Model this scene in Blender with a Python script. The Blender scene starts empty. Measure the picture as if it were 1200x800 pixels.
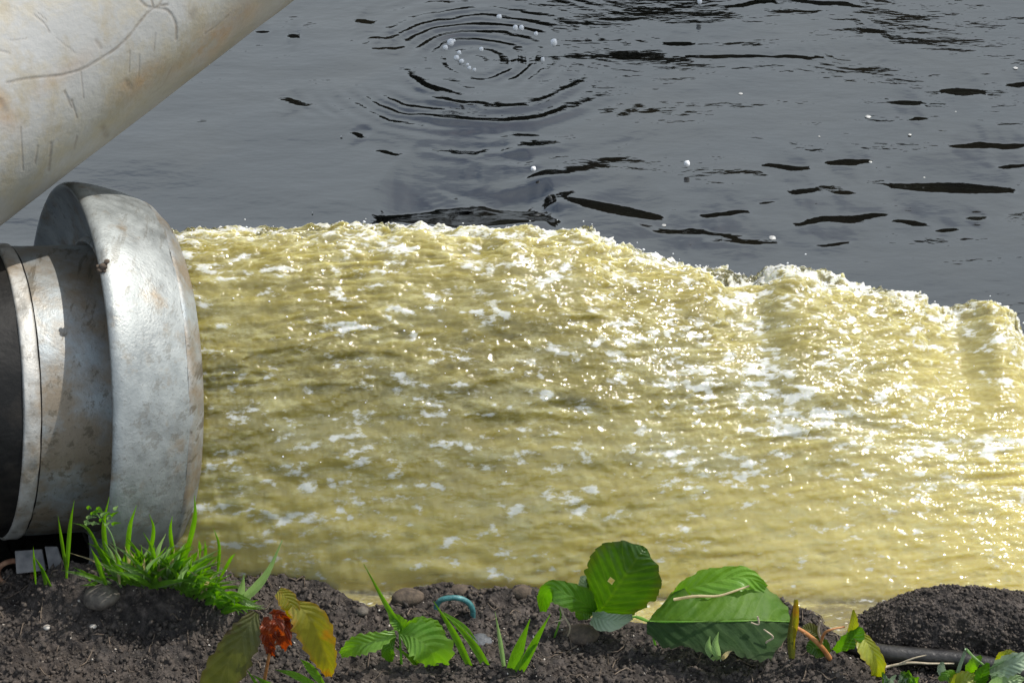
import bpy, math, random
import numpy as np
random.seed(7)
RNG = np.random.default_rng(11)
S = bpy.context.scene
COL = S.collection
R = math.radians

# ------------------------------------------------------------------ camera, world, sun
PIT = R(35); DIST = 2.1
CAM = np.array([0, -DIST*math.cos(PIT), .08 + DIST*math.sin(PIT)])
FW = np.array([0, math.cos(PIT), -math.sin(PIT)])
UP = np.array([0, math.sin(PIT), math.cos(PIT)])
RT = np.array([1., 0, 0])
FPX = 85/36*1200
cd = bpy.data.cameras.new('camera'); cd.lens = 85; cd.sensor_width = 36
cd.clip_start = .05; cd.clip_end = 500
co = bpy.data.objects.new('camera', cd); COL.objects.link(co)
co.location = CAM; co.rotation_euler = (math.pi/2 - PIT, 0, 0)
S.camera = co

SUN = np.array([.55, .18, .88]); SUN = SUN/np.linalg.norm(SUN)
sun_el = math.asin(SUN[2]); sun_az = math.atan2(SUN[0], SUN[1])
W = bpy.data.worlds.new("World"); S.world = W; W.use_nodes = True
nt = W.node_tree; nt.nodes.clear()
def wn(t): return nt.nodes.new(t)
sky = wn('ShaderNodeTexSky'); sky.sky_type = 'NISHITA'; sky.sun_disc = False
sky.sun_elevation = sun_el; sky.sun_rotation = sun_az; sky.air_density = 1.2; sky.dust_density = 3
bg = wn('ShaderNodeBackground'); bg.inputs['Strength'].default_value = .15
# broken bright cloud, all round the sky
tc = wn('ShaderNodeTexCoord'); cn = wn('ShaderNodeTexNoise'); cn.inputs['Scale'].default_value = 1.3
cn.inputs['Detail'].default_value = 4
cr = wn('ShaderNodeMapRange'); cr.inputs['From Min'].default_value = .35; cr.inputs['From Max'].default_value = .6
mx = wn('ShaderNodeMix'); mx.data_type = 'RGBA'
mx.inputs[7].default_value = (6.3, 7.1, 7.8, 1)
nt.links.new(tc.outputs['Generated'], cn.inputs['Vector']); nt.links.new(cn.outputs['Fac'], cr.inputs['Value'])
nt.links.new(cr.outputs['Result'], mx.inputs[0]); nt.links.new(sky.outputs['Color'], mx.inputs[6])
nt.links.new(mx.outputs[2], bg.inputs['Color'])
ow = wn('ShaderNodeOutputWorld'); nt.links.new(bg.outputs[0], ow.inputs[0])
sl = bpy.data.lights.new('sun', 'SUN'); sl.energy = 4.2; sl.angle = R(.5); sl.color = (1, .955, .88)
so = bpy.data.objects.new('sun', sl); COL.objects.link(so)
from mathutils import Vector
so.rotation_euler = Vector(SUN).to_track_quat('Z', 'Y').to_euler()
S.view_settings.view_transform = 'Standard'; S.view_settings.look = 'None'
S.view_settings.exposure = 0.0; S.view_settings.gamma = 1.0
S.render.engine = 'CYCLES'

# ------------------------------------------------------------------ pixel helpers (photo pixels, 1200 wide)
def ray(X, Y):
    return FW + RT*((X-600)/FPX) + UP*((400-Y)/FPX)
def on_z(X, Y, z):
    r = ray(X, Y); return CAM + r*((z-CAM[2])/r[2])
def on_y(X, Y, y):
    r = ray(X, Y); return CAM + r*((y-CAM[1])/r[1])
def proj(P):
    d = np.asarray(P) - CAM; z = d@FW
    return 600 + FPX*(d@RT)/z, 400 - FPX*(d@UP)/z
MM = DIST/FPX            # metres per photo pixel near the subject

# ------------------------------------------------------------------ noise
_P = RNG.permutation(256); _P = np.concatenate([_P, _P, _P]).astype(np.int64)
_G = RNG.normal(size=(256, 3)); _G /= np.linalg.norm(_G, axis=1)[:, None]
def perlin(x, y, z=0.0):
    x, y, z = np.broadcast_arrays(np.asarray(x, float), y, z)
    xi = np.floor(x).astype(np.int64); yi = np.floor(y).astype(np.int64); zi = np.floor(z).astype(np.int64)
    xf = x-xi; yf = y-yi; zf = z-zi
    f = lambda t: t*t*t*(t*(t*6-15)+10)
    u, v, w = f(xf), f(yf), f(zf)
    xi &= 255; yi &= 255; zi &= 255
    def g(a, b, c):
        h = _P[_P[_P[(xi+a)] + yi+b] + zi+c]
        G = _G[h & 255]
        return G[..., 0]*(xf-a) + G[..., 1]*(yf-b) + G[..., 2]*(zf-c)
    def L(a, b, t): return a + t*(b-a)
    return L(L(L(g(0,0,0), g(1,0,0), u), L(g(0,1,0), g(1,1,0), u), v),
             L(L(g(0,0,1), g(1,0,1), u), L(g(0,1,1), g(1,1,1), u), v), w)*1.5
def fbm(x, y, z=0.0, o=4, gain=.5, lac=2.03):
    a = 1.; s = 0; n = 0.
    for i in range(o):
        s = s + a*perlin(x, y, np.asarray(z)+i*7.3); n += a
        x = np.asarray(x)*lac; y = np.asarray(y)*lac; z = np.asarray(z)*lac; a *= gain
    return s/n
def ridged(x, y, z=0.0, o=4, gain=.5):
    a = 1.; s = 0; n = 0.
    for i in range(o):
        s = s + a*(1-np.abs(perlin(x, y, np.asarray(z)+i*5.1))*2.); n += a
        x = np.asarray(x)*2.07; y = np.asarray(y)*2.07; z = np.asarray(z)*2.07; a *= gain
    return s/n
def sstep(a, b, x):
    t = np.clip((x-a)/(b-a), 0, 1); return t*t*(3-2*t)

# ------------------------------------------------------------------ object helpers
def link(o, parent=None):
    COL.objects.link(o)
    if parent is not None: o.parent = parent
    return o
def new_obj(name, V, Fc, m=None, parent=None, smooth=True, attrs=None):
    me = bpy.data.meshes.new(name)
    if isinstance(Fc, np.ndarray):
        V = np.ascontiguousarray(V, dtype=np.float32); nf, k = Fc.shape
        me.vertices.add(len(V)); me.vertices.foreach_set('co', V.ravel())
        me.loops.add(nf*k); me.loops.foreach_set('vertex_index', Fc.astype(np.int32).ravel())
        me.polygons.add(nf)
        me.polygons.foreach_set('loop_start', np.arange(0, nf*k, k, dtype=np.int32))
        me.polygons.foreach_set('loop_total', np.full(nf, k, dtype=np.int32))
        me.update(calc_edges=True)
    else:
        me.from_pydata([tuple(float(c) for c in v) for v in V], [], [tuple(int(i) for i in f) for f in Fc]); me.update()
    me.polygons.foreach_set('use_smooth', np.full(len(me.polygons), smooth, dtype=bool))
    for n, a in (attrs or {}).items():
        at = me.attributes.new(n, 'FLOAT', 'POINT'); at.data.foreach_set('value', np.ascontiguousarray(a, dtype=np.float32).ravel())
    if m is not None: me.materials.append(m)
    o = bpy.data.objects.new(name, me)
    return link(o, parent)
def grid_faces(nu, nv, wrap_v=False):
    i = np.arange(nu-1)[:, None]; j = np.arange(nv if wrap_v else nv-1)[None]
    jn = (j+1) % nv
    return np.stack([i*nv+j, (i+1)*nv+j, (i+1)*nv+jn, i*nv+jn], -1).reshape(-1, 4)
def empty(name, loc=(0, 0, 0)):
    o = bpy.data.objects.new(name, None); o.location = [float(c) for c in loc]; o.empty_display_size = .05
    return link(o)
def keep(o, parent):          # parent without moving (thing's empty is unrotated)
    o.parent = parent; o.location = [o.location[i]-parent.location[i] for i in range(3)]
def tag(o, label=None, cat=None, group=None, kind=None):
    if label: o['label'] = label
    if cat: o['category'] = cat
    if group: o['group'] = group
    if kind: o['kind'] = kind
    return o
def smooth_path(pts, n):
    pts = np.asarray(pts, float)
    if len(pts) == 2: return pts[0] + (pts[1]-pts[0])*np.linspace(0, 1, n)[:, None]
    P = np.vstack([2*pts[0]-pts[1], pts, 2*pts[-1]-pts[-2]])
    out = []
    ts = np.linspace(0, len(pts)-1, n)
    for t in ts:
        k = min(int(t), len(pts)-2); f = t-k
        a, b, c, d = P[k], P[k+1], P[k+2], P[k+3]
        out.append(.5*((2*b)+(-a+c)*f+(2*a-5*b+4*c-d)*f*f+(-a+3*b-3*c+d)*f**3))
    return np.array(out)
def tube_data(path, rad, ns=10, cap=True):
    path = np.asarray(path, float); n = len(path)
    rad = np.broadcast_to(np.asarray(rad, float), (n,))
    T = np.gradient(path, axis=0); T /= np.linalg.norm(T, axis=1)[:, None]+1e-12
    ref = np.array([0, 0, 1.]) if abs(T[0][2]) < .9 else np.array([1., 0, 0])
    V = []; N = np.cross(T[0], ref); N /= np.linalg.norm(N)
    for i in range(n):
        N = N - T[i]*(N@T[i]); N /= np.linalg.norm(N); B = np.cross(T[i], N)
        for k in range(ns):
            a = 2*math.pi*k/ns; V.append(path[i] + rad[i]*(math.cos(a)*N+math.sin(a)*B))
    Fc = [tuple(f) for f in grid_faces(n, ns, True)]
    if cap: Fc.append(tuple(range(ns-1, -1, -1))); Fc.append(tuple((n-1)*ns+k for k in range(ns)))
    return V, Fc
def tube(name, path, rad, m, parent=None, ns=10, cap=True):
    V, Fc = tube_data(path, rad, ns, cap); return new_obj(name, V, Fc, m, parent)
def lump(name, c, r, m, parent=None, seed=0, sq=(1, 1, .7), amp=.25, nu=10, nv=14):
    V = []
    for i in range(nu):
        th = math.pi*(i+.0)/(nu-1)
        for j in range(nv):
            ph = 2*math.pi*j/nv
            V.append((math.sin(th)*math.cos(ph), math.sin(th)*math.sin(ph), math.cos(th)))
    V = np.array(V); d = 1 + amp*fbm(V[:, 0]*1.3+seed*3.7, V[:, 1]*1.3, V[:, 2]*1.3+seed, 3)*2
    V = V*d[:, None]*r*np.array(sq) + np.asarray(c)
    return new_obj(name, V, grid_faces(nu, nv, True), m, parent)

# ------------------------------------------------------------------ material helpers
class MT:
    def __init__(s, name):
        s.m = bpy.data.materials.new(name); s.m.use_nodes = True; s.t = s.m.node_tree
        s.b = s.t.nodes['Principled BSDF']; s.tc = s.t.nodes.new('ShaderNodeTexCoord')
    def n(s, t): return s.t.nodes.new(t)
    def l(s, a, b): s.t.links.new(a, b)
    def set(s, **k):
        for a, v in k.items():
            s.b.inputs[a.replace('_', ' ')].default_value = v
    def noise(s, scale, detail=4, rough=.5, stretch=(1, 1, 1), rot=(0, 0, 0), dist=0):
        mp = s.n('ShaderNodeMapping'); mp.inputs['Scale'].default_value = stretch; mp.inputs['Rotation'].default_value = rot
        s.l(s.tc.outputs['Object'], mp.inputs['Vector'])
        n = s.n('ShaderNodeTexNoise'); n.inputs['Scale'].default_value = scale; n.inputs['Detail'].default_value = detail
        n.inputs['Roughness'].default_value = rough; n.inputs['Distortion'].default_value = dist
        s.l(mp.outputs[0], n.inputs['Vector']); return n.outputs['Fac']
    def attr(s, name):
        a = s.n('ShaderNodeAttribute'); a.attribute_name = name; return a.outputs['Fac']
    def rng(s, v, a, b, c=0, d=1, smooth=False):
        r = s.n('ShaderNodeMapRange'); r.interpolation_type = 'SMOOTHSTEP' if smooth else 'LINEAR'
        for k, x in zip(('From Min', 'From Max', 'To Min', 'To Max'), (a, b, c, d)): r.inputs[k].default_value = x
        s.l(v, r.inputs['Value']); return r.outputs['Result']
    def ramp(s, v, stops):
        r = s.n('ShaderNodeValToRGB'); e = r.color_ramp.elements
        while len(e) < len(stops): e.new(.5)
        for k, (p, c) in enumerate(stops): e[k].position = p; e[k].color = (*c, 1)
        s.l(v, r.inputs['Fac']); return r.outputs['Color']
    def mix(s, f, a, b):
        x = s.n('ShaderNodeMix'); x.data_type = 'RGBA'
        for i, v in ((0, f), (6, a), (7, b)):
            if isinstance(v, (int, float)): x.inputs[i].default_value = v
            elif isinstance(v, tuple): x.inputs[i].default_value = (*v, 1)
            else: s.l(v, x.inputs[i])
        return x.outputs[2]
    def math(s, op, a, b=0.0, c=None):
        x = s.n('ShaderNodeMath'); x.operation = op
        for i, v in enumerate((a, b) if c is None else (a, b, c)):
            if isinstance(v, (int, float)): x.inputs[i].default_value = v
            else: s.l(v, x.inputs[i])
        return x.outputs[0]
    def bump(s, h, dist=.001, strength=1.0, prev=None):
        b = s.n('ShaderNodeBump'); b.inputs['Distance'].default_value = dist; b.inputs['Strength'].default_value = strength
        s.l(h, b.inputs['Height'])
        if prev is not None: s.l(prev, b.inputs['Normal'])
        return b.outputs[0]
    def to(s, name, out): s.l(out, s.b.inputs[name])

# dark open water
m = MT('dark_water')
m.to('Base Color', m.mix(m.rng(m.noise(9, 3), .35, .65), (.004, .004, .004), (.008, .007, .005)))
m.set(Roughness=.06, IOR=2.1)
h = m.noise(22, 3, .5, (1, 2.2, 1)); h2 = m.noise(70, 2, .5, (1, 2.0, 1))
m.to('Normal', m.bump(h2, .00012, 1, m.bump(h, .0012)))
M_DARK = m.m

# turbid yellow discharge
m = MT('turbid_discharge')
foam = m.attr('foam'); low_br = m.attr('low_bright')
tone = m.noise(14, 5, .6, (.6, 1, 1))
base = m.ramp(tone, [(.3, (.19, .155, .032)), (.5, (.245, .205, .050)), (.72, (.315, .275, .095))])
base = m.mix(m.math('MULTIPLY', low_br, .8), base, (.62, .52, .185))  # pale low water, also brightening the shaded front wall by colour
thin = m.math('MULTIPLY', m.attr('thin'), m.rng(m.noise(30, 4, .6, (.5, 1, 1)), .25, .5))
base = m.mix(m.math('MULTIPLY', thin, .8), base, (.11, .093, .05))
fleck = m.rng(m.noise(95, 5, .7, (.35, 1, 1), (0, 0, -.08)), .50, .64)
base = m.mix(m.math('MULTIPLY', fleck, .65), base, (.48, .44, .21))
speck = m.rng(m.noise(110, 4, .6, (.3, 1, 1), (0, 0, .1)), .42, .28)
base = m.mix(m.math('MULTIPLY', speck, .35), base, (.12, .105, .035))
grey = m.rng(foam, .10, .60, 0, .5)
base = m.mix(grey, base, (.33, .32, .20))  # grey of sky glints painted in near the foam
fn = m.math('ADD', m.math('MULTIPLY', m.noise(78, 4, .62, (.45, 1, 1), (0, 0, -.35)), .6), m.math('MULTIPLY', m.noise(170, 3, .6, (.5, 1, 1), (0, 0, -.1)), .40))
ff = m.rng(m.math('ADD', fn, m.math('MULTIPLY', foam, .22)), .565, .66, 0, 1, True)
base = m.mix(m.math('MULTIPLY', ff, .78), base, (.68, .69, .66))  # white foam, doubling as painted sun glints
m.to('Base Color', base); m.set(Roughness=.5, Specular_IOR_Level=0.0, IOR=1.33)
m.to('Subsurface Weight', m.math('SUBTRACT', .95, m.math('MULTIPLY', ff, .4)))
m.set(Subsurface_Radius=(.030, .026, .012), Subsurface_Scale=1.0, Coat_Weight=1.0, Coat_IOR=1.68)
m.to('Coat Roughness', m.math('ADD', m.math('MULTIPLY', ff, .12), .07))
h = m.noise(60, 4, .55, (.42, 1, 1), (0, 0, -.3)); h2 = m.noise(210, 2, .5, (.5, 1, 1)); h3 = m.noise(24, 3, .5, (.4, 1, 1), (0, 0, -.1))
m.to('Coat Normal', m.bump(h2, .0007, 1, m.bump(h, .0075, 1, m.bump(h3, .006))))
gl = m.n('ShaderNodeBsdfGlass'); gl.inputs['IOR'].default_value = 1.2; gl.inputs['Roughness'].default_value = .02; gl.inputs['Color'].default_value = (.93, .94, .86, 1)
m.l(m.bump(h2, .0011, 1, m.bump(h, .005)), gl.inputs['Normal'])
mxs = m.n('ShaderNodeMixShader'); m.l(m.math('MULTIPLY', m.attr('rim'), m.math('SUBTRACT', .8, m.math('MULTIPLY', ff, .75))), mxs.inputs[0])
m.l(m.b.outputs[0], mxs.inputs[1]); m.l(gl.outputs[0], mxs.inputs[2]); m.l(mxs.outputs[0], m.t.nodes['Material Output'].inputs['Surface'])
M_JET = m.m

# galvanised steel
def galv(name, tint=(.33, .35, .345), rust=.32, dark=.35, metal=.5):
    m = MT(name)
    sp = m.noise(60, 5, .6); bl = m.noise(14, 4, .6); ru = m.noise(22, 5, .65, (1, 1, 1)); fine = m.noise(400, 3, .6)
    c = m.mix(m.rng(sp, .35, .65), tuple(t*.72 for t in tint), tint)
    c = m.mix(m.math('MULTIPLY', m.rng(bl, .45, .65), .4), c, tuple(min(1, t*1.35) for t in tint))
    c = m.mix(m.math('MULTIPLY', m.rng(ru, .62-rust*.3, .72-rust*.15), .75), c, (.22, .15, .075))
    c = m.mix(m.math('MULTIPLY', m.rng(fine, .6, .72), .5), c, (.12, .11, .09))
    sc = m.noise(30, 6, .7, (3, .35, 3))
    c = m.mix(m.math('MULTIPLY', m.rng(sc, .55, .61), dark), c, (.11, .09, .06))
    m.to('Base Color', c); m.set(Metallic=metal)
    m.to('Roughness', m.rng(sp, .3, .7, .40, .62))
    m.to('Normal', m.bump(fine, .0003, 1, m.bump(sp, .0006)))
    return m.m
M_GALV = galv('galvanised_steel')
M_SLEEVE = galv('stained_galvanised_steel', (.33, .36, .37), .85, .7, metal=.4)
M_BAND = galv('bright_weld_band', (.48, .47, .44), .6, metal=.3)
m = MT('black_rubber')
m.to('Base Color', m.mix(m.rng(m.noise(25, 5, .6), .45, .7), (.005, .005, .005), (.026, .022, .018)))
m.set(Roughness=.6, Specular_IOR_Level=.25); m.to('Normal', m.bump(m.noise(60, 4), .0015)); M_RUB = m.m

# big pale pipe
m = MT('weathered_pale_pipe')
mark = m.attr('mark'); stain = m.attr('stain'); under = m.attr('under')
c = m.mix(m.rng(m.noise(7, 6, .6), .3, .7), (.33, .325, .305), (.44, .437, .425))
c = m.mix(m.math('MULTIPLY', m.rng(m.noise(35, 5, .7, (1, 1, 1)), .48, .66), .6), c, (.42, .37, .27))
c = m.mix(m.math('MULTIPLY', m.rng(m.noise(18, 6, .7, (1.3, 1.3, .7), (0, .6, 0)), .52, .64), .6), c, (.34, .29, .20))
c = m.mix(m.math('MULTIPLY', stain, m.rng(m.noise(20, 5, .7), .28, .5)), c, (.40, .22, .08))
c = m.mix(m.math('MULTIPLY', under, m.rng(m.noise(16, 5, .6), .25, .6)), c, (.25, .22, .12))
c = m.mix(m.math('MULTIPLY', mark, m.rng(m.noise(120, 3, .6), .3, .55, .35, 1)), c, (.17, .135, .10))
m.to('Base Color', c); m.set(Roughness=.5)
m.to('Normal', m.bump(m.noise(150, 4, .6), .0006, 1, m.bump(mark, -.0006)))
M_PALE = m.m

# soil
m = MT('dark_peaty_soil')
c = m.ramp(m.noise(90, 6, .7), [(.34, (.008, .006, .006)), (.5, (.038, .031, .027)), (.66, (.11, .09, .078)), (.78, (.22, .19, .17))])
c = m.mix(m.math('MULTIPLY', m.rng(m.noise(12, 3), .45, .7), .5), c, (.085, .066, .052))
v = m.n('ShaderNodeTexVoronoi'); v.inputs['Scale'].default_value = 260; m.l(m.tc.outputs['Object'], v.inputs['Vector'])
c = m.mix(m.math('MULTIPLY', m.rng(v.outputs['Distance'], .17, .10), m.rng(m.noise(55, 2), .60, .68)), c, (.42, .37, .30))
m.to('Base Color', c); m.to('Roughness', m.rng(m.noise(60, 3), .4, .6, .55, .95)); m.set(Specular_IOR_Level=.4)
m.to('Normal', m.bump(m.noise(260, 5, .7), .003)); M_SOIL = m.m
def simple(name, a, b, rough=.8, scale=60, bump=.0006, **k):
    m = MT(name); m.to('Base Color', m.mix(m.rng(m.noise(scale, 4, .6), .35, .65), a, b)); m.set(Roughness=rough, **k)
    if bump: m.to('Normal', m.bump(m.noise(scale*3, 4, .6), bump))
    return m.m
M_CRUMB = simple('soil_crumbs', (.018, .014, .012), (.10, .08, .065), .85, 150)
M_GRIT = simple('pale_grit', (.35, .30, .25), (.60, .56, .50), .6)
M_STONE = simple('grey_pebble', (.06, .05, .042), (.15, .13, .105), .8, 120)
M_SLATE = simple('bluish_pebble', (.05, .055, .062), (.11, .118, .13), .6, 200)
M_TWIG = simple('dry_twig', (.06, .042, .03), (.17, .13, .095), .8, 200)
M_PALETWIG = simple('pale_twig', (.34, .28, .19), (.50, .42, .30), .7, 200)
M_RUST = simple('rusty_iron', (.12, .05, .025), (.30, .17, .10), .8, 120)
M_HOSE = simple('black_hose', (.010, .009, .009), (.03, .027, .024), .45, 80)
M_TEAL = simple('teal_plastic', (.02, .09, .10), (.08, .26, .27), .35, 150)
M_ORANGE = simple('orange_stem', (.34, .13, .04), (.48, .22, .08), .5, 150)
M_PLATE = simple('pale_plate', (.08, .08, .082), (.20, .19, .185), .6, 60)
M_MUD = simple('dried_mud', (.055, .042, .032), (.12, .09, .065), .95, 200)
M_FLECK = simple('pale_foam_fleck', (.3, .3, .29), (.6, .6, .58), .4, 900)
M_DROP = simple('bright_drop', (.75, .77, .8), (.9, .9, .9), .08, 50, 0)
M_HEDGE = simple('dark_hedge', (.028, .032, .018), (.070, .072, .042), .9, 3, .05)

def leafmat(name, a, b, edge, vein, trans=.5, rough=.35, spots=None):
    m = MT(name)
    s_ = m.attr('across'); t_ = m.attr('along')
    c = m.mix(m.rng(m.noise(45, 4, .6), .35, .65), a, b)
    c = m.mix(m.math('MULTIPLY', m.rng(m.math('ABSOLUTE', s_), .72, 1), .7), c, edge)
    # veins run out from the midrib
    w = m.math('ADD', m.math('MULTIPLY', t_, 8.0), m.math('MULTIPLY', m.math('ABSOLUTE', s_), -1.9))
    fr = m.math('ABSOLUTE', m.math('SUBTRACT', m.math('FRACT', w), .5))
    vm = m.math('MAXIMUM', m.rng(fr, .07, .02), m.rng(m.math('ABSOLUTE', s_), .06, .02))
    c = m.mix(m.math('MULTIPLY', vm, .3), c, vein)
    if spots: c = m.mix(m.rng(m.noise(30, 4, .65), .55, .66), c, spots)
    m.to('Base Color', c); m.set(Roughness=rough)
    m.to('Normal', m.bump(m.rng(fr, 0, .5), .0006, 1, m.bump(m.noise(60, 4), .0025)))
    tr = m.n('ShaderNodeBsdfTranslucent'); hs = m.n('ShaderNodeHueSaturation')
    hs.inputs['Saturation'].default_value = 1.25; hs.inputs['Value'].default_value = 1.9; m.l(c, hs.inputs['Color']); m.l(hs.outputs[0], tr.inputs['Color'])
    mxs = m.n('ShaderNodeMixShader'); mxs.inputs[0].default_value = trans
    m.l(m.b.outputs[0], mxs.inputs[1]); m.l(tr.outputs[0], mxs.inputs[2])
    m.l(mxs.outputs[0], m.t.nodes['Material Output'].inputs['Surface'])
    return m.m
G_DARK = leafmat('dark_green_leaf', (.035, .085, .012), (.06, .13, .018), (.06, .07, .02), (.10, .17, .03), .45, .3)
G_MID = leafmat('green_leaf', (.06, .16, .012), (.09, .22, .02), (.09, .17, .02), (.16, .28, .05), .5, .35)
G_BRIGHT = leafmat('bright_green_leaf', (.13, .28, .03), (.18, .36, .045), (.20, .34, .06), (.26, .42, .10), .45, .4)
G_SUNLIT = leafmat('sunlit_green_leaf', (.060, .155, .006), (.105, .22, .012), (.08, .13, .015), (.14, .25, .035), .45, .6)  # sunlit half of the folded leaf, its light put into the colour
G_SHADED = leafmat('shaded_green_leaf', (.012, .038, .006), (.026, .064, .011), (.03, .05, .015), (.05, .09, .02), .22, .85)  # lower half of the same leaf, shade painted in as darker green
G_PALE = leafmat('pale_leaf_underside', (.22, .30, .19), (.30, .38, .26), (.30, .36, .24), (.36, .44, .32), .25, .5)
G_OLIVE = leafmat('olive_leaf', (.075, .085, .025), (.12, .13, .035), (.10, .085, .03), (.14, .14, .05), .3, .5, (.07, .05, .025))
G_YELLOW = leafmat('yellowing_leaf', (.22, .215, .025), (.30, .27, .035), (.34, .18, .03), (.20, .17, .03), .4, .4, (.36, .19, .02))
G_LIME = leafmat('lime_leaf', (.28, .33, .04), (.36, .38, .06), (.33, .26, .04), (.40, .42, .12), .4, .4)
G_RED = leafmat('red_leaf', (.13, .022, .012), (.24, .055, .022), (.26, .10, .05), (.30, .12, .06), .5, .3)
G_GRASS = leafmat('grass_blade', (.10, .23, .018), (.15, .32, .035), (.16, .30, .05), (.20, .36, .07), .45, .4)
G_GRASSP = leafmat('pale_grass_blade', (.22, .33, .14), (.28, .40, .18), (.28, .38, .18), (.32, .44, .22), .4, .4)
G_STRAW = leafmat('straw_blade', (.48, .42, .22), (.58, .50, .30), (.5, .42, .25), (.6, .52, .34), .3, .6)

# ------------------------------------------------------------------ axis arrays: fine in view, coarse outside
def axis(lo, a, b, hi, step, grow=1.25):
    core = np.arange(a, b+step/2, step); L = []; s = step; x = a
    while x > lo: s *= grow; x -= s; L.append(x)
    Rr = []; s = step; x = core[-1]
    while x < hi: s *= grow; x += s; Rr.append(x)
    return np.array(L[::-1] + list(core) + Rr)

WZ = -.10            # water level
# ------------------------------------------------------------------ dark water with its ripples
WS = np.linspace(-6, 6, 481)
_b = lambda a, b, e: sstep(a-e, a+e, WS)*(1-sstep(b-e, b+e, WS))
_g = -_b(-1, 1, .12); _c = _b(-5, -1.3, .6)+_b(1.3, 5, .6); _g = _g - _c*_g.sum()/_c.sum()
WH = np.cumsum(_g)*(WS[1]-WS[0])
def build_dark_water():
    xs = axis(-60, -.50, .62, 60, .0027); ys = axis(-3, -.04, 1.06, 90, .0018)
    X, Y = np.meshgrid(xs, ys, indexing='ij')
    Z = np.zeros_like(X)
    inn = (np.abs(X) < 2) & (Y < 3)
    fade = np.clip(1.6-np.maximum(np.abs(X)-.5, Y-1.0)*2, 0, 1)
    Z += fade*(.0040*fbm(X*2.4, Y*5, 1.3, 2) + .0017*fbm(X*7, Y*14, 4.1, 2))
    act = fade*sstep(480, 640, proj_x(X, Y))
    Z += act*.0004*fbm(X*6+2, Y*20+X*3, 9.3, 3)
    # rings where drips strike
    for (px, py, r0, wl, amp, dec) in [(560, 70, 0, .0215, .0012, .14), (440, 62, 0, .010, .0006, .03), (990, 52, 0, .012, .0006, .035),
                                       (965, 135, 0, .012, .0004, .03), (840, 290, 0, .014, .0004, .04), (735, 60, 0, .015, .0005, .05),
                                       (545, 245, 0, .012, .0008, .035)]:
        c = on_z(px, py, WZ); d = np.hypot(X-c[0], (Y-c[1]))
        d = d + .022*fbm(X*10, Y*10, px*.1, 3)
        Z += amp*np.clip(.45+2.2*fbm(X*7, Y*9, px*.3, 2), 0, 1.5)*np.sin(d/wl*2*math.pi)*np.exp(-(d/dec)**1.3)*(.12+.88*sstep(.01, .07, d))
    # broad crescent waves round the splash
    c = on_z(585, 55, WZ)
    for rad, wid, amp, a0, a1 in [(.155, .010, .0016, -130, -40), (.205, .011, .0014, -120, -62), (.26, .012, .0015, -105, -58), (.125, .008, .0009, -160, -30), (.30, .013, .0016, -100, -60)]:
        d = np.hypot(X-c[0], (Y-c[1])*.82); an = np.degrees(np.arctan2(Y-c[1], X-c[0]))
        g = sstep(a0, a0+25, an)*(1-sstep(a1-25, a1, an))
        Z += 2.1*amp*g*np.exp(-((d-rad+.006*fbm(X*11, Y*11, rad*9, 3))/wid)**2)
    # single wavelets: px centre, half length, half thickness, slope in px, strength
    for (px, py, hl, ht, sl, a) in WAVELETS:
        c = on_z(px, py, WZ); e = on_z(px+hl, py+sl*hl, WZ)-c
        L = math.hypot(e[0], e[1]); ux, uy = e[0]/L, e[1]/L
        TT = ht*MM*2.5*6.3; k = (np.abs(X-c[0]) < L*1.1+.02+TT) & (np.abs(Y-c[1]) < abs(e[1])*1.2+.02+TT) & inn
        x_, y_ = X[k]-c[0], Y[k]-c[1]
        u = x_*ux+y_*uy; v = -x_*uy+y_*ux
        v = v + (.006 if ht < 6 else .003)*perlin(x_*(26 if ht < 6 else 14)+px, y_*8+py, 0)*1.2
        T = ht*MM*2.5
        # front gentle, back face steep
        tap = np.clip(1-(np.abs(u)/L)**2.0, 0, 1); tap0 = tap
        T = T*(.25+.75*tap)*(1+(.4 if ht < 6 else .06)*perlin(u*70, px*.7, 2))
        Z[k] += a*.13*T*np.interp(v/T, WS, WH)*sstep(0, .35, tap0)
    V = np.stack([X, Y, Z+WZ], -1).reshape(-1, 3)
    # drop faces far under the bank: keep everything (the bank covers it)
    return tag(new_obj('dark_water', V, grid_faces(len(xs), len(ys)), M_DARK), kind='structure')
def proj_x(X, Y):
    d = (Y-CAM[1])*FW[1] + (WZ-CAM[2])*FW[2]
    return 600 + FPX*X/np.maximum(d, .1)
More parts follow.
